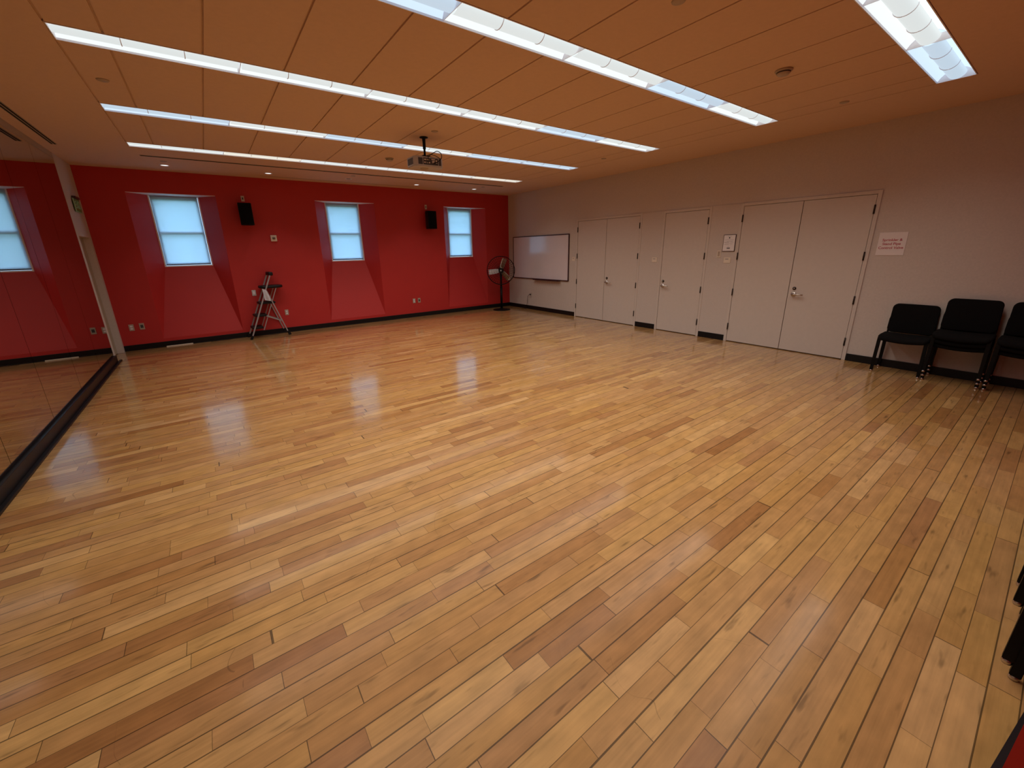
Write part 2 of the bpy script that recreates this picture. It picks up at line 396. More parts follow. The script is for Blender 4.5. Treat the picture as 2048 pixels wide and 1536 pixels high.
# windows
for i, c in enumerate(WINS):
    y0 = YB+.30; w = sempty('window_%d' % (i+1), (c, y0, 1.435)); hw = .370; h = 1.25
    f = MB()
    t = .019
    f.box((-hw, 0, 0), (-hw+t, .10, h)).box((hw-t, 0, 0), (hw, .10, h)).box((-hw+t, 0, 0), (hw-t, .10, t)).box((-hw+t, .04, h-.006), (hw-t, .10, h))
    f.build('window_frame', 'white', w)
    s = MB(); a = hw-t-.003; t2 = .036
    s.box((-a, .055, t+.003), (-a+t2, .09, h-.015)).box((a-t2, .055, t+.003), (a, .09, h-.015))
    s.box((-a+t2, .055, t+.003), (a-t2, .09, t+.05)).box((-a+t2, .055, h-.07), (a-t2, .09, h-.015)).box((-a+t2, .052, .585), (a-t2, .09, .63))
    s.build('sash', 'white', w)
    MB().box((-a+t2-.005, .070, t+.04), (a-t2+.005, .075, h-.06)).build('window_pane', 'glass', w)
    side = ('left window, nearest the mirrors', 'middle window of the red wall', 'right window, nearest the corner fan')[i]
    sh = thing('roller_shade', 'pale translucent roller shade lowered in the ' + side, 'window shade', (c, y0+.012, 1.435), 0, 'roller shades on the red wall windows')
    MB().box((-a+.002, .012, .045), (a-.002, .0135, h-.008)).build('shade_cloth', 'shade', sh)
    MB().box((-a+.004, .006, .034), (a-.004, .018, .048), .003).build('hem_bar', 'shadebar', sh)
    MB().tube([(-a+.004, .028, h-.020), (a-.004, .028, h-.020)], .012, 12).build('roller', 'white', sh)

# right wall: thin proud zone round the doors, openings for the doors
D1 = (5.243, 6.93); D2 = (3.858, 4.688); D3 = (1.680, 3.300)      # leaf openings along y
FR = .045; LT = 2.20; XD = XR-.006
def wall_right():
    mb = MB()
    mb.box((XR+.07, YF-.1, 0), (XR+.2, YB+.1, H+.1))
    mb.box((XR, YF-.1, 0), (XR+.07, D3[0]-FR, H+.1)); mb.box((XR, D1[1]+FR, 0), (XR+.07, YB+.1, H+.1))
    mb.box((XR, D3[0]-FR, LT+FR), (XR+.07, D1[1]+FR, H+.1))
    for a, b_ in ((D3[1]+FR, D2[0]-FR), (D2[1]+FR, D1[0]-FR)):
        mb.box((XR-.010, a, 0), (XR+.07, b_, LT+FR))
    struct(mb.build('wall_right', 'tan'))
wall_right()
def door(n, rng, leaves, handle_y):
    y0, y1 = rng; d = sempty('door_%d' % n, (XR, (y0+y1)/2, 0)); cy = (y0+y1)/2
    f = MB(); xf = -.016
    f.box((xf, y0-FR-cy, 0), (.07, y0-cy-.001, LT+FR), .003); f.box((xf, y1-cy+.001, 0), (.07, y1+FR-cy, LT+FR), .003)
    f.box((xf, y0-cy-.001, LT+.001), (.07, y1-cy+.001, LT+FR), .003)
    f.build('door_frame', 'door', d)
    MB().box((.052, y0-cy, 0), (.069, y1-cy, LT)).build('door_stop', 'dark', d)  # near-black sheet behind the leaves, painting the shade in the gaps round them
    ys = [y0, y1] if leaves == 1 else [y0, (y0+y1)/2 if n != 3 else 2.487, y1]
    lv = []
    for a, b_ in zip(ys, ys[1:]):
        lv.append(MB().box((-.010, a-cy+.004, .012), (.045, b_-cy-.004, LT-.004), .0015).build('door_leaf', 'door', d))
    for z in (2.015, 1.43, .845, .262):
        if leaves == 2:
            MB().tube([(-.021, y1-cy, z-.056), (-.021, y1-cy, z+.056)], .0095, 10).build('hinge', 'bronze', lv[-1])
            MB().tube([(-.021, y0-cy, z-.056), (-.021, y0-cy, z+.056)], .0095, 10).build('hinge', 'bronze', lv[0])
        else:
            MB().tube([(-.021, y0-cy, z-.056), (-.021, y0-cy, z+.056)], .0095, 10).build('hinge', 'bronze', lv[0])
    hy = handle_y-cy; z = .875; leaf = lv[0]
    rot = Matrix.Rotation(R(-90), 4, 'Y')
    MB().lathe([(0, .0), (.032, .0), (.032, .006), (.026, .012), (.012, .014), (.012, .05), (0, .05)], 24, Matrix.Translation((-.010, hy, z)) @ rot @ Matrix.Scale(1.15, 4)).build('lever_rose', 'chrome', leaf)
    MB().tube([(-.058, hy, z), (-.064, hy-.02, z+.002), (-.064, hy-.07, z), (-.060, hy-.135, z-.002)], .013, 10, r2=.010).build('door_lever', 'chrome', leaf)
    MB().lathe([(0, .0), (.024, .0), (.024, .008), (.018, .014), (0, .014)], 20, Matrix.Translation((-.010, hy, z+.085)) @ rot).build('deadbolt', 'bronze', leaf)
    MB().lathe([(0, .014), (.009, .014), (.009, .018), (0, .018)], 12, Matrix.Translation((-.010, hy, z+.085)) @ rot).build('key_cylinder', 'chrome', leaf)
door(1, D1, 2, 6.014); door(2, D2, 1, 4.623); door(3, D3, 2, 2.41)

# left wall
MY1 = 8.70          # far end of the mirrors
def wall_left():
    mb = MB()
    mb.box((XL-.3, YF-.1, 0), (XL-.14, YB+.1, H+.1))
    mb.box((XL-.14, YF-.1, 0), (XL-.035, MY1+.006, H+.1))                    # behind mirrors
    mb.box((XL-.14, MY1+.006, 0), (XL, 8.765, H+.1)); mb.box((XL-.14, 9.585, 0), (XL, YB+.1, H+.1))
    mb.box((XL-.14, 8.765, 2.01), (XL, 9.585, H+.1))
    struct(mb.build('wall_left', 'tan'))
    struct(MB().box((XL-.035, YF-.05, 2.975), (XL, MY1+.005, H)).build('trim_4', 'tan_soffit'))
wall_left()
d = sempty('door_4', (XL, 9.175, 0))
f = MB(); f.box((-.10, -.41, 0), (.001, -.37, 2.01), .003).box((-.10, .355, 0), (.001, .41, 2.01), .003).box((-.10, -.37, 1.945), (.001, .355, 2.01), .003)
f.build('door_frame', 'tan', d)
MB().box((-.125, -.366, .01), (-.085, .352, 1.942), .002).build('door_leaf', 'leftdoor', d)

# mirrors
SE = [8.70, 7.675, 6.573, 5.467, 4.37, 3.27, 2.17, 1.07]
for k, (b_, a) in enumerate(zip(SE, SE[1:])):
    nth = ('first', 'second', 'third', 'fourth', 'fifth', 'sixth', 'seventh')[k]
    mr = thing('wall_mirror', 'tall wall mirror panel, %s counting from the red window wall' % nth, 'mirror', (XL-.024, (a+b_)/2, .14), 0, 'dance studio mirror panels')
    hw = (b_-a)/2-.003
    MB().box((.008, -hw, 0), (.022, hw, 2.83)).build('mirror_pane', 'mirror', mr)
    if k == 0: MB().box((0, hw, 0), (.0235, hw+.004, 2.83)).build('edge_strip', 'tan', mr)
# ledge below the mirrors: black base with metal channel
bl = sempty('baseboard_left', (XL, 4.6, 0))
MB().box((-.034, -5.1, 0), (.030, MY1-4.6, .118), .003).build('base_board', 'black', bl)
MB().box((-.020, -5.1, .118), (-.012, MY1-4.6, .132)).build('mirror_channel', 'bronze', bl)
MB().box((.030, -5.1, 0), (.062, 8.83-4.6, .020), .003).build('base_shoe', 'black', bl)

# front wall with a short red pier
struct(MB().box((XL-.2, YF-.12, 0), (XR+.2, YF, H+.1)).build('wall_front', 'red'))
o = prism([(1.50, -.180), (2.07, -.262), (2.07, YF), (1.50, YF)], 0, H).build('wall_front', 'red'); struct(o)
struct(prism([(1.48, -.157), (2.08, -.2435), (2.08, -.255), (1.48, -.175)], 0, .115).build('baseboard_front', 'black'))

# baseboards
for k, (a, b_) in enumerate(((XL, XR),)):
    mb = MB(); mb.box((a, YB-.012, 0), (b_, YB, .10), .002); mb.box((a, YB-.022, 0), (b_, YB-.012, .012), .002)
    struct(mb.build('baseboard_back', 'black'))
for a, b_ in ((D1[1]+FR, YB-.012), (D2[1]+FR+.004, D1[0]-FR-.004), (D3[1]+FR+.004, D2[0]-FR-.004), (YF, D3[0]-FR-.004)):
    struct(MB().box((XR-.020, a, 0), (XR, b_, .10), .002).build('baseboard_right', 'black'))
tag(MB().box((-.20, -.016, 0), (.20, -.0105, .017), .002).build('baseboard_vent', 'cream', loc=(-.68, YB-.012, 0)), 'slim pale metal strip set into the black baseboard below the left window', 'vent')

# ------------------------------------------------------------------ light rows
PAT = [['cool', 'cool', 'neutral', 'neutral', 'neutral', 'cool'],
       ['neutral', 'cool', 'neutral', 'neutral', 'cool', 'neutral'],
       ['neutral', 'neutral', 'neutral', 'neutral', 'cool', 'neutral'],
       ['cool', 'neutral', 'cool', 'neutral', 'cool', 'cool'],
       ['neutral', 'warm', 'neutral', 'neutral', 'neutral', 'warm']]
LLAB = ['nearest row, running off the top right corner of the photo', 'second row from the camera, running off the top edge',
        'third row from the camera, with its full length in view', 'fourth row, just beyond the projector mount', 'farthest row, closest to the red wall']
for j, y in enumerate(LROWS):
    r = thing('linear_ceiling_light', 'long recessed fluorescent ceiling light, ' + LLAB[j], 'ceiling light', (SEAMS[0], y, H), 0, 'recessed fluorescent rows')
    Lx = SEAMS[-1]-SEAMS[0]; t = .006
    f = MB(); f.box((0, 0, -.003), (Lx, t, .11)).box((0, LW-t, -.003), (Lx, LW, .11)).box((0, t, -.003), (t, LW-t, .11)).box((Lx-t, t, -.003), (Lx, LW-t, .11)).box((0, 0, .11), (Lx, LW, .118))
    f.build('housing', 'white', r)
    for k, (a, b_) in enumerate(zip(SEAMS, SEAMS[1:])):
        c = PAT[j][k]; a -= SEAMS[0]; b_ -= SEAMS[0]; a += .007; b_ -= .007
        mb = MB(); n = 14; prev = None
        for i in range(n+1):                                   # curved reflector
            u = i/n; yy = .008+u*(LW-.016); zz = .010+.085*math.sin(PI*u)**.75
            cur = (mb.bm.verts.new((a, yy, zz)), mb.bm.verts.new((b_, yy, zz)))
            if prev: f_ = mb.bm.faces.new((prev[0], prev[1], cur[1], cur[0])); f_.smooth = True
            prev = cur
        sg = mb.build('reflector', 'refl_'+c, r)
        mb = MB(); prev = None; n = 12; cy = LW/2; rr = .062
        for i in range(n+1):                                   # perforated lamp basket
            an = PI+PI*i/n; yy = cy+rr*math.cos(an); zz = .050+.052*math.sin(an)
            cur = (mb.bm.verts.new((a+.004, yy, zz)), mb.bm.verts.new((b_-.004, yy, zz)))
            if prev: f_ = mb.bm.faces.new((prev[0], prev[1], cur[1], cur[0])); f_.smooth = True
            prev = cur
        bk = mb.build('lamp_basket', 'bask_'+c, r)
        for q in (.33, .67):
            x = a+(b_-a)*q
            MB().tube([(x, cy+(rr+.002)*math.cos(PI+PI*i/12), .050+.0535*math.sin(PI+PI*i/12)) for i in range(13)], .003, 6).build('basket_ring', 'white', bk)
        if k: MB().box((a-.008, .007, .004), (a-.005, LW-.007, .06)).build('divider', 'white', r)
    # the fluorescent lamps' light, thrown down by the louvred fixture
    la = bpy.data.lights.new('row_lamps', 'AREA'); la.shape = 'RECTANGLE'; la.size = Lx-.1; la.size_y = LW-.03
    la.energy = 45; la.color = (1.0, .94, .86); la.spread = R(130)
    lo = bpy.data.objects.new('row_lamps', la); C.objects.link(lo); lo.parent = r; lo.location = (Lx/2, LW/2, -.004)

# ------------------------------------------------------------------ downlights and ceiling fittings
for x, lab in ((-.257, 'leftmost of the row along the red wall'), (1.228, 'second from the left along the red wall'), (4.148, 'third from the left, above the right speaker'), (5.666, 'rightmost, above the right window')):
    t = thing('downlight', 'small round lit recessed downlight, ' + lab, 'ceiling light', (x, 9.03, H), 0, 'round downlights along the red wall')
    MB().lathe([(.070, .0), (.070, -.006), (.056, -.006), (.050, .0)], 28).build('trim_ring', 'lampring', t)
    MB().lathe([(0, -.001), (.052, -.001)], 28).build('lamp_face', 'downlamp', t)
    s = bpy.data.lights.new('down_lamp', 'SPOT'); s.energy = 6; s.spot_size = R(80); s.spot_blend = .6; s.shadow_soft_size = .04; s.color = (.95, .95, 1)
    so = bpy.data.objects.new('down_lamp', s); C.objects.link(so); so.parent = t; so.location = (0, 0, -.02)
t = thing('downlight', 'unlit dark recessed downlight above the middle window', 'ceiling light', (2.642, 8.95, H))
MB().lathe([(.070, .0), (.070, -.006), (.052, -.006), (.048, .0)], 28).build('trim_ring', 'lampring', t)
MB().lathe([(0, -.001), (.05, -.001)], 28).build('lamp_face', 'dark', t)
for x, y, lab in ((-.248, 8.68, 'above the left window'), (2.63, 8.58, 'above the middle window'), (5.675, 8.64, 'above the right window'), (-.422, 5.095, 'mirror side, between third and fourth light rows'),
                  (2.615, 5.04, 'just in front of the projector pole'), (5.753, 5.037, 'tan wall side, between third and fourth light rows'), (5.841, 1.823, 'over the big double doors'), (2.63, 1.767, 'at the top edge of the photo')):
    t = thing('sprinkler_cover', 'round sprinkler cover on the ceiling, ' + lab, 'sprinkler', (x, y, H), 0, 'sprinkler cover plates')
    MB().lathe([(0, -.010), (.030, -.010), (.040, -.006), (.043, -.0), (.0, 0)], 24).build('cover_plate', 'creamdark', t)
for x, y, lab in ((2.676, 6.766, 'to the left of the projector'), (4.343, 1.837, 'between the two nearest light rows')):
    t = thing('smoke_detector', 'round tan smoke detector on the ceiling ' + lab, 'smoke detector', (x, y, H), 0, 'smoke detectors')
    MB().lathe([(0, 0), (.066, 0), (.066, -.010), (.060, -.014), (0, -.014)], 28).build('base', 'creamdark', t)
    MB().lathe([(.052, -.014), (.052, -.026), (.040, -.040), (.020, -.044), (0, -.044)], 28).build('sensor_head', 'creamdark', t)
    MB().lathe([(.0535, -.018), (.0535, -.024)], 28).build('vent_band', 'dark', t)
def slot(name, lab, x0, x1, y0, y1, along):
    t = thing(name, lab, 'vent', ((x0+x1)/2, (y0+y1)/2, H)); a, b_ = (x1-x0)/2, (y1-y0)/2
    MB().box((-a, -b_, -.004), (a, b_, 0)).build('frame', 'creamdark' if along == 'y' else 'tan_soffit', t)
    w = (2*a if along == 'y' else 2*b_)
    for s_ in (-.24, .24):
        mb = MB()
        if along == 'y': mb.box((s_*w-.0085, -b_+.008, -.0065), (s_*w+.0085, b_-.008, -.003))
        else: mb.box((-a+.008, s_*w-.008, -.0065), (a-.008, s_*w+.008, -.003))
        mb.build('slot_opening', 'dark', t)
slot('slot_diffuser', 'long double slot air diffuser in the ceiling beside the mirrors', -1.345, -1.283, 3.0, 8.06, 'y')
slot('slot_diffuser', 'long double slot air diffuser crossing the ceiling before the red wall', -.50, 6.03, 8.30, 8.36, 'x')
tag(MB().box((-1.55, -.012, -.004), (1.55, .012, 0)).build('screen_slot', 'tan_soffit', loc=(2.68, 9.36, H)), 'thin tan slot cover in the ceiling close to the red wall', 'ceiling slot')

# ------------------------------------------------------------------ projector
t = thing('projector', 'silver grey projector hung from a black ceiling pole with looping cables', 'projector', (2.614, 5.36, H))
MB().lathe([(0, 0), (.055, 0), (.055, -.008), (.022, -.014), (.020, -.06), (.020, -.10)], 20).build('ceiling_plate', 'blackmetal', t)
MB().tube([(0, 0, -.05), (0, 0, -.14)], .020, 14).tube([(0, 0, -.13), (0, 0, -.225)], .014, 14).build('pole', 'blackmetal', t)
mb = MB(); mb.box((-.05, -.05, -.232), (.05, .05, -.222), .003)
for sx in (-1, 1):
    for sy in (-1, 1): mb.bar((sx*.03, sy*.03, -.227), (sx*.11, sy*.085, -.250), .016, .008)
mb.build('mount_bracket', 'blackmetal', t)
pts = [(-.175, -.14), (.165, -.14), (.215, -.075), (.215, .10), (.14, .16), (-.14, .16), (-.215, .10), (-.215, -.10)]
mb = prism(pts, -.372, -.254)
bmesh.ops.bevel(mb.bm, geom=[e for e in mb.bm.edges], offset=.008, segments=2, affect='EDGES')
body = mb.build('body', 'silver', t)
mb = MB()
for k in range(7): mb.box((-.2175, -.085+.024*k, -.350), (-.2145, -.071+.024*k, -.275))
mb.build('side_vent', 'grille', body)
MB().box((-.165, -.1425, -.352), (-.105, -.139, -.275)).build('rear_vent', 'grille', body)
MB().box((.125, -.1425, -.352), (.160, -.139, -.275)).build('rear_vent', 'grille', body)
MB().box((-.095, -.143, -.352), (.115, -.139, -.272)).build('connector_panel', 'grille', body)
mb = MB()
for (x, z, w, h_) in ((-.085, -.30, .03, .014), (-.045, -.30, .03, .014), (-.085, -.335, .02, .016), (-.05, -.335, .018, .016), (-.02, -.335, .018, .016), (.03, -.33, .035, .03), (.08, -.33, .02, .04), (.02, -.292, .05, .012)):
    mb.box((x, -.1455, z), (x+w, -.1425, z+h_))
mb.build('socket', 'cream', body)
MB().lathe([(.055, 0), (.050, -.012), (.018, -.022), (0, -.022)], 20, Matrix.Translation((-.02, .0, -.372))).build('bottom_knob', 'creamdark', body)
MB().tube([(0, .155, -.315), (0, .195, -.315)], .038, 20).build('lens', 'blackplastic', body)
def spline(P, n=14):
    P = [Vector(p) for p in P]; P = [P[0]*2-P[1]]+P+[P[-1]*2-P[-2]]; out = []
    for i in range(1, len(P)-2):
        for k in range(n):
            s_ = k/n; a, b_, c, d_ = P[i-1:i+3]
            out.append(.5*((2*b_)+(-a+c)*s_+(2*a-5*b_+4*c-d_)*s_*s_+(-a+3*b_-3*c+d_)*s_**3))
    return out+[P[-2]]
MB().tube(spline([(.03, -.02, -.235), (.07, -.09, -.20), (.12, -.12, -.175), (.165, -.14, -.20), (.16, -.155, -.26), (.10, -.165, -.31), (.05, -.146, -.325)]), .005, 8).build('cable', 'blackplastic', t)
MB().tube(spline([(.0, -.02, -.23), (.03, -.10, -.22), (.09, -.155, -.245), (.13, -.165, -.28), (.085, -.165, -.32), (.03, -.147, -.335)]), .004, 8).build('cable', 'blackplastic', t)
MB().tube(spline([(-.02, -.02, -.235), (-.02, -.12, -.245), (-.03, -.16, -.29), (-.04, -.147, -.33)]), .004, 8).build('cable', 'blackplastic', t)

# ------------------------------------------------------------------ speakers and wall plates on the red wall
def speaker(x0, x1, z0, z1, lab, rz):
    cx = (x0+x1)/2; w = (x1-x0); h = z1-z0
    t = thing('wall_speaker', lab, 'speaker', (cx, YB, (z0+z1)/2), 0, 'black wall speakers')
    MB().box((-.03, -.006, -.06), (.03, 0, .06), .002).tube([(0, -.004, 0), (0, -.06, 0)], .014, 12).build('bracket', 'blackmetal', t)
    mb = prism([(-w/2, -.255), (w/2, -.255), (w/2, -.17), (w*.30, -.058), (-w*.30, -.058), (-w/2, -.17)], -h/2, h/2)
    bmesh.ops.bevel(mb.bm, geom=list(mb.bm.edges), offset=.006, segments=2, affect='EDGES')
    c = mb.build('cabinet', 'blackplastic', t, rot=(0, 0, rz))
    MB().box((-w/2+.008, -.262, -h/2+.008), (w/2-.008, -.255, h/2-.008), .003).build('grille', 'fabric', c)
speaker(.693, .915, 2.168, 2.565, 'black speaker mounted high between the left and middle windows', R(-4))
speaker(4.515, 4.76, 2.140, 2.550, 'black speaker mounted high between the middle and right windows', R(8))
def plate(name, lab, cat, x, z, w, h, group=None, face='back', y=None, m='cream', detail='outlet'):
    if face == 'back': t = thing(name, lab, cat, (x, YB, z), 0, group)
    else: t = thing(name, lab, cat, (XR-(.010 if 3.2 < y < 5.3 else 0), y, z), -PI/2, group)
    MB().box((-w/2, -.007, -h/2), (w/2, 0, h/2), .002).build('cover_plate', m, t)
    if detail == 'outlet':
        for s_ in (-1, 1):
            so = MB().box((-.017, -.010, s_*.021-.014), (.017, -.006, s_*.021+.014), .003).build('socket', 'white' if m != 'white' else 'creamdark', t)
            MB().box((-.008, -.0105, s_*.021-.005), (-.006, -.0098, s_*.021+.006)).box((.006, -.0105, s_*.021-.005), (.008, -.0098, s_*.021+.006)).build('socket_slot', 'ink', so)
    elif detail == 'switch': MB().box((-.016, -.012, -.032), (.016, -.006, .032), .002).build('rocker', 'white', t)
    elif detail == 'data': MB().box((-.02, -.0095, -.028), (.02, -.006, .028), .002).build('jack', 'grille', t)
    elif detail == 'jack': MB().box((-.010, -.0105, -.016), (.010, -.006, .022), .002).build('jack', 'grille', t)
    return t
plate('speaker_wall_plate', 'small white jack plate above the speaker left of the middle window', 'wall plate', .799, 2.660, .055, .10, 'plates above the speakers', detail='jack')
plate('speaker_wall_plate', 'small white jack plate above the speaker right of the middle window', 'wall plate', 4.635, 2.655, .055, .105, 'plates above the speakers', detail='jack')
plate('light_switch', 'white light switch on the red wall left of the ladder', 'switch', .684, .876, .07, .115, m='silver', detail='switch')
plate('power_outlet', 'white outlet on the red wall right of the ladder', 'outlet', 1.214, .425, .07, .115, m='creamdark')
plate('power_outlet', 'white outlet between middle and right windows, left one of the pair', 'outlet', 4.127, .410, .07, .115, m='creamdark')
plate('data_outlet', 'dark data outlet between middle and right windows, right one of the pair', 'outlet', 4.266, .412, .07, .115, m='creamdark', detail='data')
plate('power_outlet', 'white outlet low on the red wall beside the left door', 'outlet', -1.292, .413, .07, .115, m='creamdark')
plate('data_outlet', 'dark data outlet low on the red wall left of the left window recess', 'outlet', -1.148, .42, .07, .115, m='creamdark', detail='data')
t = thing('fire_alarm_strobe', 'square cream alarm device on the red wall above the ladder', 'alarm', (1.209, YB, 1.933))
MB().box((-.055, -.035, -.06), (.055, 0, .06), .006).build('housing', 'cream', t)
MB().lathe([(0, 0), (.030, 0), (.026, .012), (0, .014)], 20, Matrix.Translation((0, -.035, .0)) @ Matrix.Rotation(R(90), 4, 'X')).build('horn', 'creamdark', t)
mb = MB()
for a in (35, -35): mb.bar((-.024*math.cos(R(a)), -.050, -.024*math.sin(R(a))), (.024*math.cos(R(a)), -.050, .024*math.sin(R(a))), .008, .004, up=(0, 1, 0))
mb.build('horn_slots', 'dark', t)

# ------------------------------------------------------------------ whiteboard and items on the tan wall
y0, y1, z0, z1 = 7.205, 9.422, .830, 1.945
t = thing('whiteboard', 'wide whiteboard with dark maroon frame on the tan wall by the corner fan', 'whiteboard', (XR, (y0+y1)/2, (z0+z1)/2), -PI/2)
w, h = (y1-y0)/2, (z1-z0)/2
MB().box((-w+.01, -.018, -h+.01), (w-.01, 0, h-.01)).build('writing_surface', 'board', t)
MB().box((-w, -.026, h-.022), (w, 0, h), .003).box((-w, -.026, -h), (w, 0, -h+.022), .003).box((-w, -.026, -h+.022), (-w+.022, 0, h-.022), .003).box((w-.022, -.026, -h+.022), (w, 0, h-.022), .003).build('board_frame', 'maroon', t)
MB().box((-.25, -.09, -h-.016), (.75, -.02, -h-.004), .003).box((-.25, -.09, -h-.004), (.75, -.084, -h+.012), .002).build('marker_tray', 'maroon', t, loc=(.08, 0, 0))
for y, z, w, lab in ((7.058, 1.36, .10, 'left of the first double doors, beside the whiteboard'), (4.852, 1.36, .11, 'left of the single door'), (3.460, 1.364, .11, 'below the framed notice')):
    t = thing('room_sign', 'small square cream sign plate ' + lab, 'sign', (XR-(.010 if y < 5.3 else 0), y, z), -PI/2, 'small door sign plates')
    MB().box((-w/2, -.006, -.045), (w/2, 0, .045), .001).build('sign_plate', 'cream', t)
    MB().box((-w*.30, -.0068, .012), (w*.18, -.0058, .024)).build('sign_marking', 'greyink', t)
t = thing('framed_notice', 'white printed notice in a thin dark frame between the single door and big doors', 'notice', (XR-.010, 3.460, 1.640), -PI/2)
MB().box((-.100, -.012, -.135), (.100, 0, .135), .002).build('notice_frame', 'maroon', t)
MB().box((-.092, -.0135, -.127), (.092, -.011, .127)).build('notice_sheet', 'paper', t)
mb = MB()
for z, a, b_, hh in ((.108, -.035, .03, .003), (.052, -.075, .075, .003), (.030, -.04, .055, .003), (.012, -.078, .0, .006), (.012, .02, .07, .003), (-.006, -.06, .06, .002), (-.022, -.075, .0, .004), (-.022, .02, .055, .002), (-.055, -.02, .01, .003)):
    mb.box((a, -.0142, z-hh/2), (b_, -.0133, z+hh/2))
mb.build('notice_print', 'greyink', t)
MB().box((-.028, -.0144, -.088), (.024, -.0133, -.074)).build('notice_mark', 'ink', t)
MB().box((-.010, -.0144, .074), (.008, -.0133, .094)).build('notice_mark', 'ink', t)
t = plate('card_reader', 'narrow beige control plate left of the framed notice', 'wall plate', 0, 1.463, .062, .115, y=3.611, face='right', m='cream', detail=None)
MB().box((-.018, -.010, -.035), (.018, -.006, .045), .002).build('touch_panel', 'creamdark', t)
t = thing('valve_sign', 'white square sign with red lettering right of the big double doors', 'sign', (XR, 1.437, 1.581), -PI/2)
MB().box((-.135, -.006, -.141), (.135, 0, .141), .001).build('sign_board', 'sign', t)
mt = lambda z, x=0: Matrix.Translation((x, -.0066, z)) @ Matrix.Rotation(R(90), 4, 'X')
for z, s_ in ((.048, 'Sprinkler &'), (.0, 'Stand Pipe'), (-.048, 'Control Valve')):
    text_mesh('sign_lettering', s_, .042, 'redink', t, mt(z))
t = plate('power_outlet', 'outlet below the whiteboard with a black cord plugged in', 'outlet', 0, .385, .07, .115, y=8.665, face='right', m='creamdark')
c = thing('extension_cord', 'thin black cord plugged in below the whiteboard and hanging to the floor', 'cord', (XR, 8.69, 0), -PI/2)
MB().box((-.012, -.045, .395), (.016, -.012, .42), .004).build('plug', 'blackplastic', c, loc=(.025, 0, 0))
MB().tube(spline([(.025, -.04, .405), (.01, -.06, .395), (-.05, -.055, .33), (-.075, -.045, .22), (-.10, -.04, .12), (-.12, -.05, .02), (-.10, -.10, .008), (.02, -.16, .007)]), .0045, 8).build('wire', 'blackplastic', c)

# exit sign above left door
t = thing('exit_sign', 'green exit sign above the left door', 'sign', (XL, 9.19, 2.50))
MB().box((0, -.10, .0), (.045, .17, .035), .003).build('mounting_box', 'maroon', t)
MB().box((.018, -.17, -.19), (.026, .19, -.002), .001).build('green_panel', 'green', t)
text_mesh('exit_lettering', 'EXIT', .15, 'greenlet', t, Matrix.Translation((.0268, .01, -.095)) @ Matrix.Rotation(R(90), 4, 'Z') @ Matrix.Rotation(R(90), 4, 'X'))
MB().box((.015, -.17, -.197), (.029, .19, -.190)).box((.015, -.177, -.197), (.029, -.17, -.002)).build('panel_edge', 'greenlet', t)

# ------------------------------------------------------------------ fan
fx, fy = 6.478, 9.119
t = thing('pedestal_fan', 'black pedestal fan with round cage in the corner beside the whiteboard', 'fan', (fx, fy, 0), math.atan2(fx, -fy)*0+math.atan2(-fy, -fx)+PI/2)
MB().lathe([(0, 0), (.235, 0), (.24, .008), (.225, .018), (.10, .030), (.045, .05), (.030, .06), (0, .06)], 40).build('base', 'blackmetal', t)
MB().tube([(0, 0, .05), (0, 0, .62)], .032, 16).tube([(0, 0, .60), (0, 0, 1.0)], .026, 16).lathe([(.026, .59), (.034, .60), (.034, .64), (.020, .65)], 20).build('pole', 'blackmetal', t)
hz = 1.072
MB().tube([(0, .14, hz), (0, .02, hz)], .075, 20).bar((0, .07, hz-.06), (0, .0, .96), .05, .05).build('motor', 'blackplastic', t)
mb = MB(); RC = .372
for rr, yy, th in ((RC, -.06, .011), (RC, .03, .009), (RC*.66, -.10, .0022), (RC*.33, -.115, .0022), (RC*.85, -.085, .0022), (RC*.5, -.108, .002)):
    mb.tube([(rr*math.cos(2*PI*k/48), yy, hz+rr*math.sin(2*PI*k/48)) for k in range(48)], th, 6, closed=True)
for k in range(40):
    a = 2*PI*k/40; ca, sa = math.cos(a), math.sin(a)
    mb.tube([(r_*ca, y_, hz+r_*sa) for r_, y_ in ((.05, -.118), (RC*.33, -.115), (RC*.66, -.10), (RC*.85, -.085), (RC, -.06), (RC, .03))], .0022, 4)
    mb.tube([(r_*ca, y_, hz+r_*sa) for r_, y_ in ((RC, .03), (RC*.6, .07), (.07, .085))], .0022, 4)
mb.build('cage', 'blackmetal', t)
MB().tube([(0, -.112, hz), (0, -.124, hz)], .052, 24).build('cage_badge', 'blackplastic', t)
MB().tube([(0, -.125, hz), (0, -.130, hz)], .018, 16).build('badge_disc', 'silver', t)
hub = MB().tube([(0, .02, hz), (0, -.07, hz)], .045, 20).build('hub', 'blackplastic', t)
for a, m_, pit in ((187, 'bladesticker', 14), (70, 'blade', 14), (-48, 'blade', 14)):
    mb = MB(); g = []; n1, n2 = 8, 6
    for i in range(n1+1):
        u = i/n1; r_ = .060+u*.272; wd = .050+.014*min(1, u*5)+.008*u
        row = []
        for j in range(n2+1):
            v = (j/n2-.5)*2
            row.append(mb.bm.verts.new((r_, .018*v*v-.01, v*wd*.95)))
        g.append(row)
    for i in range(n1):
        for j in range(n2):
            f_ = mb.bm.faces.new((g[i][j], g[i+1][j], g[i+1][j+1], g[i][j+1])); f_.smooth = True
    bmesh.ops.solidify(mb.bm, geom=list(mb.bm.faces), thickness=.003)
    mx = Matrix.Translation((0, -.045, hz)) @ Matrix.Rotation(-R(a), 4, 'Y') @ Matrix.Rotation(R(pit), 4, 'X')
    bmesh.ops.transform(mb.bm, matrix=mx, verts=mb.bm.verts)
    mb.build('fan_blade', m_, t)
MB().box((.17, -.01, .98), (.23, .05, 1.05), .004).build('switch_box', 'blackplastic', t, loc=(-.20, .04, -.08))

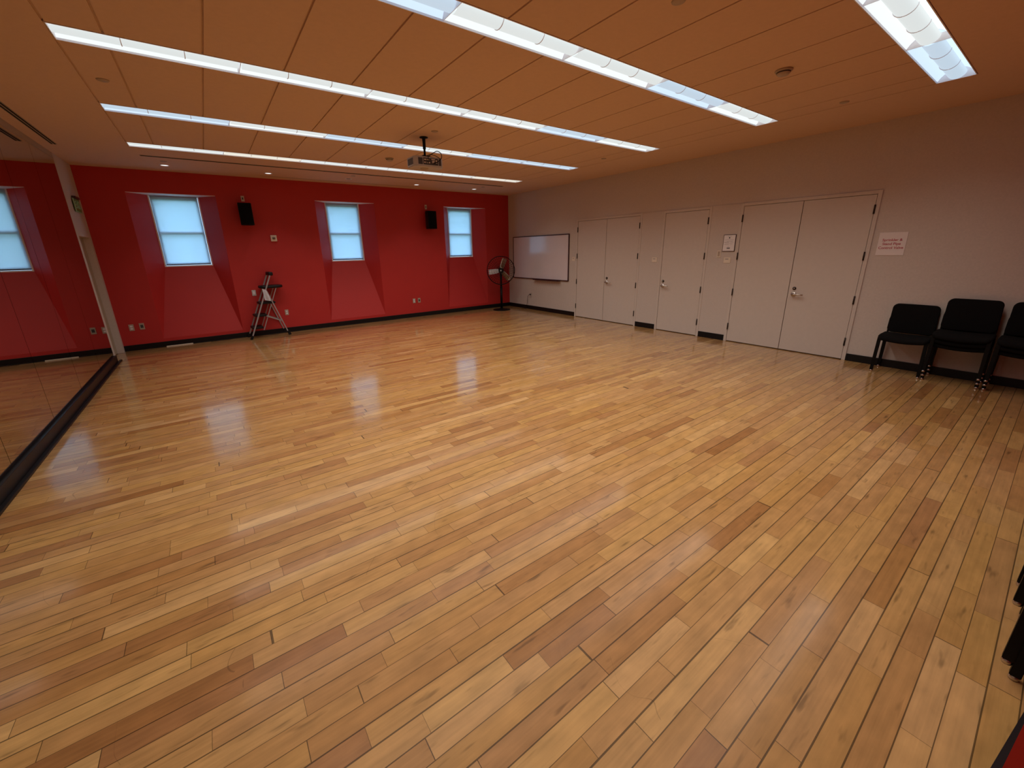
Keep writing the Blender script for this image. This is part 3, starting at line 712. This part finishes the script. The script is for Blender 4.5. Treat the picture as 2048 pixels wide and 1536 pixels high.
# ------------------------------------------------------------------ step ladder (side view: steps face the mirrors)
ly = 9.455
t = thing('step_ladder', 'folding metal step ladder with black treads and tool tray before the red wall', 'ladder', (.80, ly, 0), R(4.5))
ox = -.80
hwb, hwt = .170, .150
def wy(z): return hwb+(hwt-hwb)*min(z, 1.27)/1.27
def rail(z): return .45+(.985-.45)*z/1.25+ox          # front rail x at height z
for s_ in (-1, 1):
    MB().bar((rail(.03), s_*hwb, .03), (rail(1.22), s_*hwt, 1.22), .024, .016, up=(0, 1, 0), bev=.002).build('front_rail', 'alu', t)
    MB().bar((1.135+ox, s_*hwb, .03), (.865+ox, s_*wy(.93), .93), .021, .014, up=(0, 1, 0), bev=.002).build('rear_leg', 'alu', t)
    MB().bar((.700+ox, s_*(wy(.2)-.03), .16), (1.055+ox, s_*(wy(.98)-.03), .985), .014, .008, up=(0, 1, 0)).build('linkage_rod', 'alu', t)
    MB().bar((.785+ox, s_*(wy(.43)-.012), .435), (1.045+ox, s_*(wy(.3)-.012), .31), .022, .008, up=(0, 1, 0)).build('side_brace', 'alu', t)
    MB().bar((rail(-.0)-.004, s_*hwb, .0), (rail(.075), s_*hwb, .075), .042, .026, up=(0, 1, 0), bev=.003).build('rail_foot', 'blackplastic', t)
    MB().bar((1.155+ox, s_*hwb, .0), (1.120+ox, s_*hwb, .09), .050, .026, up=(0, 1, 0), bev=.003).build('leg_foot', 'blackplastic', t)
MB().bar((1.045+ox, -wy(.3), .31), (1.045+ox, wy(.3), .31), .012, .030).build('rear_crossbar', 'alu', t)
for z, xa, xb in ((.215, .510, .700), (.450, .592, .800), (.690, .705, .990)):
    mb = MB(); w_ = wy(z)-.018
    mb.box((xa+ox, -w_, z-.022), (xb+ox, w_, z+.018), .006)
    tr_ = mb.build('tread', 'blackplastic', t)
    mb = MB()
    for k in range(5): mb.box((xa+ox+.02+k*(xb-xa-.04)/5, -w_+.01, z+.018), (xa+ox+.028+k*(xb-xa-.04)/5, w_-.01, z+.021))
    mb.build('tread_ribs', 'black', tr_)
mb = MB(); mb.slab(.42, .30, .052, .10, .010, bend=lambda v: v+Vector((.975+ox, 0, .972)))
mb.build('tool_tray', 'blackplastic', t)
mb = MB(); mb.box((.955+ox, -.145, 1.215), (1.035+ox, .145, 1.285), .016, 3); mb.build('top_cap', 'blackplastic', t)
mb = MB(); n = 10; prev = None
for i in range(n+1):
    u = i/n; zz = .975-.225*u; xx0 = .805+.012*u; xx1 = .865+.055*math.sin(u*1.5)
    yy = -.155-.02-.02*math.sin(PI*u)
    cur = [mb.bm.verts.new((xx0, yy, zz)), mb.bm.verts.new(((xx0+xx1)/2, yy-.008, zz-.012)), mb.bm.verts.new((xx1, yy-.002, zz-.025))]
    if prev:
        for k in range(2): f_ = mb.bm.faces.new((prev[k], prev[k+1], cur[k+1], cur[k])); f_.smooth = True
    prev = cur
bmesh.ops.solidify(mb.bm, geom=list(mb.bm.faces), thickness=.0012)
tag(mb.build('paper_sheet', 'paper', loc=(0, ly, 0)), 'curled white paper sheet hanging on the side of the step ladder', 'paper')

# ------------------------------------------------------------------ chairs
def make_chair():
    t = thing('stacking_chair', '', 'chair')
    def sb(v):                                                   # seat: front waterfall, centre dip
        u = v.x/.24; w_ = (v.y+.03)/.17
        dz = -.018*(1-u*u)*max(0, -w_)-.030*max(0, -w_-.45)*1.1
        return Vector((v.x, v.y-.03, v.z+.434+dz-.012*(1-u*u)))
    MB().slab(.462, .35, .054, .05, .012, bend=sb).build('seat', 'fabric', t)
    def bb(v):                                                   # backrest: built flat (x, height), stood up, wrapped
        u = v.x/.225; hgt = v.y
        return Vector((v.x*(1-.02*(hgt > 0)), .148+.032*(hgt+.18)/.36-.020*u*u-v.z+.012, .665+hgt))
    MB().slab(.438, .365, .026, .055, .008, bend=bb).build('backrest', 'fabric', t)
    for s_ in (-1, 1):
        for yy, y2 in ((-.170, -.165), (.165, .140)):
            l = MB().bar((s_*.218, yy, .018), (s_*.212, y2, .445), .030, .030, w2=.034, d2=.034, bev=.003).build('leg', 'blackmetal', t)
            MB().lathe([(0, 0), (.011, 0), (.0125, .006), (.0115, .020), (0, .020)], 12, Matrix.Translation((s_*.218, yy, 0)) @ Matrix.Scale(1.25, 4)).build('glide', 'chrome', l)
        MB().bar((s_*.208, -.165, .425), (s_*.208, .145, .425), .026, .032).build('side_rail', 'blackmetal', t)
        MB().bar((s_*.208, .142, .43), (s_*.203, .160, .80), .018, .016, w2=.014, d2=.012).build('back_upright', 'blackmetal', t)
    MB().bar((-.22, -.150, .424), (.22, -.150, .424), .016, .020).bar((-.22, .135, .424), (.22, .135, .424), .016, .020).build('cross_rail', 'blackmetal', t)
    return t
chair0 = make_chair(); used = [False]
NTH = {(3, 0): 'bottom', (3, 1): 'middle', (3, 2): 'top', (2, 0): 'lower', (2, 1): 'upper'}
def place(x, y, rz, label, group):
    if not used[0]: o = chair0; used[0] = True
    else: o = copy_tree(chair0)
    o.location = (x[0], x[1], y); o.rotation_euler = (0, 0, rz); o['label'] = label; o['group'] = group
    return o
GR = 'black stacking chairs along the tan wall'
place((6.952, 1.048), 0, -PI/2, 'single black chair against the tan wall next to the big double doors', GR)
for (cy, n, lab) in ((.575, 3, 'the stack right next to the single chair'), (.085, 3, 'the stack cut by the photo edge')):
    for k in range(n):
        place((6.955-.029*k, cy), .054*k, -PI/2, 'black padded chair, %s of %s' % (NTH[(n, k)], lab), GR)
GN = 'black stacking chairs along the near wall'
for (cx, n, lab) in ((2.437, 2, 'the near wall stack beside the red pier'), (3.04, 2, 'the second near wall stack from the red pier'), (3.64, 2, 'the third near wall stack from the red pier')):
    for k in range(n):
        place((cx, -.375+.029*k), .054*k, PI, 'black chair, %s of %s' % (NTH[(n, k)], lab), GN)

# ------------------------------------------------------------------ outdoors beyond the windows
struct(MB().box((-30, 10.4, -1.2), (40, 60, -1.0)).build('ground', 'grass'))
for x, y, z, r_, lab in ((-2.2, 17.0, 4.6, 2.4, 'left window'), (6.2, 19.0, 4.7, 2.9, 'middle window'), (12.6, 20.0, 4.6, 3.0, 'right window')):
    t = thing('tree', 'leafy green tree seen dimly through the shade of the ' + lab, 'tree', (x, y, -1.0))
    MB().tube([(0, 0, 0), (.1, 0, 2), (0, .1, z+1)], .2, 8, r2=.08).build('trunk', 'bark', t)
    mb = MB()
    for k in range(2600):
        v = Vector([random.gauss(0, 1) for _ in range(3)]).normalized()*r_*(random.random()**.45)
        v.z = v.z*.8+z+1.0; s_ = random.uniform(.07, .16)
        e = Matrix.Rotation(random.uniform(0, 6.28), 3, 'Z') @ Matrix.Rotation(random.uniform(0, 3.1), 3, 'X')
        mb.bm.faces.new([mb.bm.verts.new(v+e @ Vector(q)*s_) for q in ((-1, 0, 0), (0, -.5, .1), (1, 0, 0), (0, .5, .1))])
    mb.build('foliage', 'leaf', t)

# ------------------------------------------------------------------ sky
w = bpy.data.worlds.new('sky'); scn.world = w; w.use_nodes = True; nt = w.node_tree
bg = nt.nodes['Background']; bg.inputs[0].default_value = (.42, .72, 1.0, 1); bg.inputs[1].default_value = 3.2

scn.view_settings.view_transform = 'Standard'; scn.view_settings.look = 'None'; scn.view_settings.gamma = 1
scn.view_settings.use_curve_mapping = False; scn.view_settings.exposure = 0.0
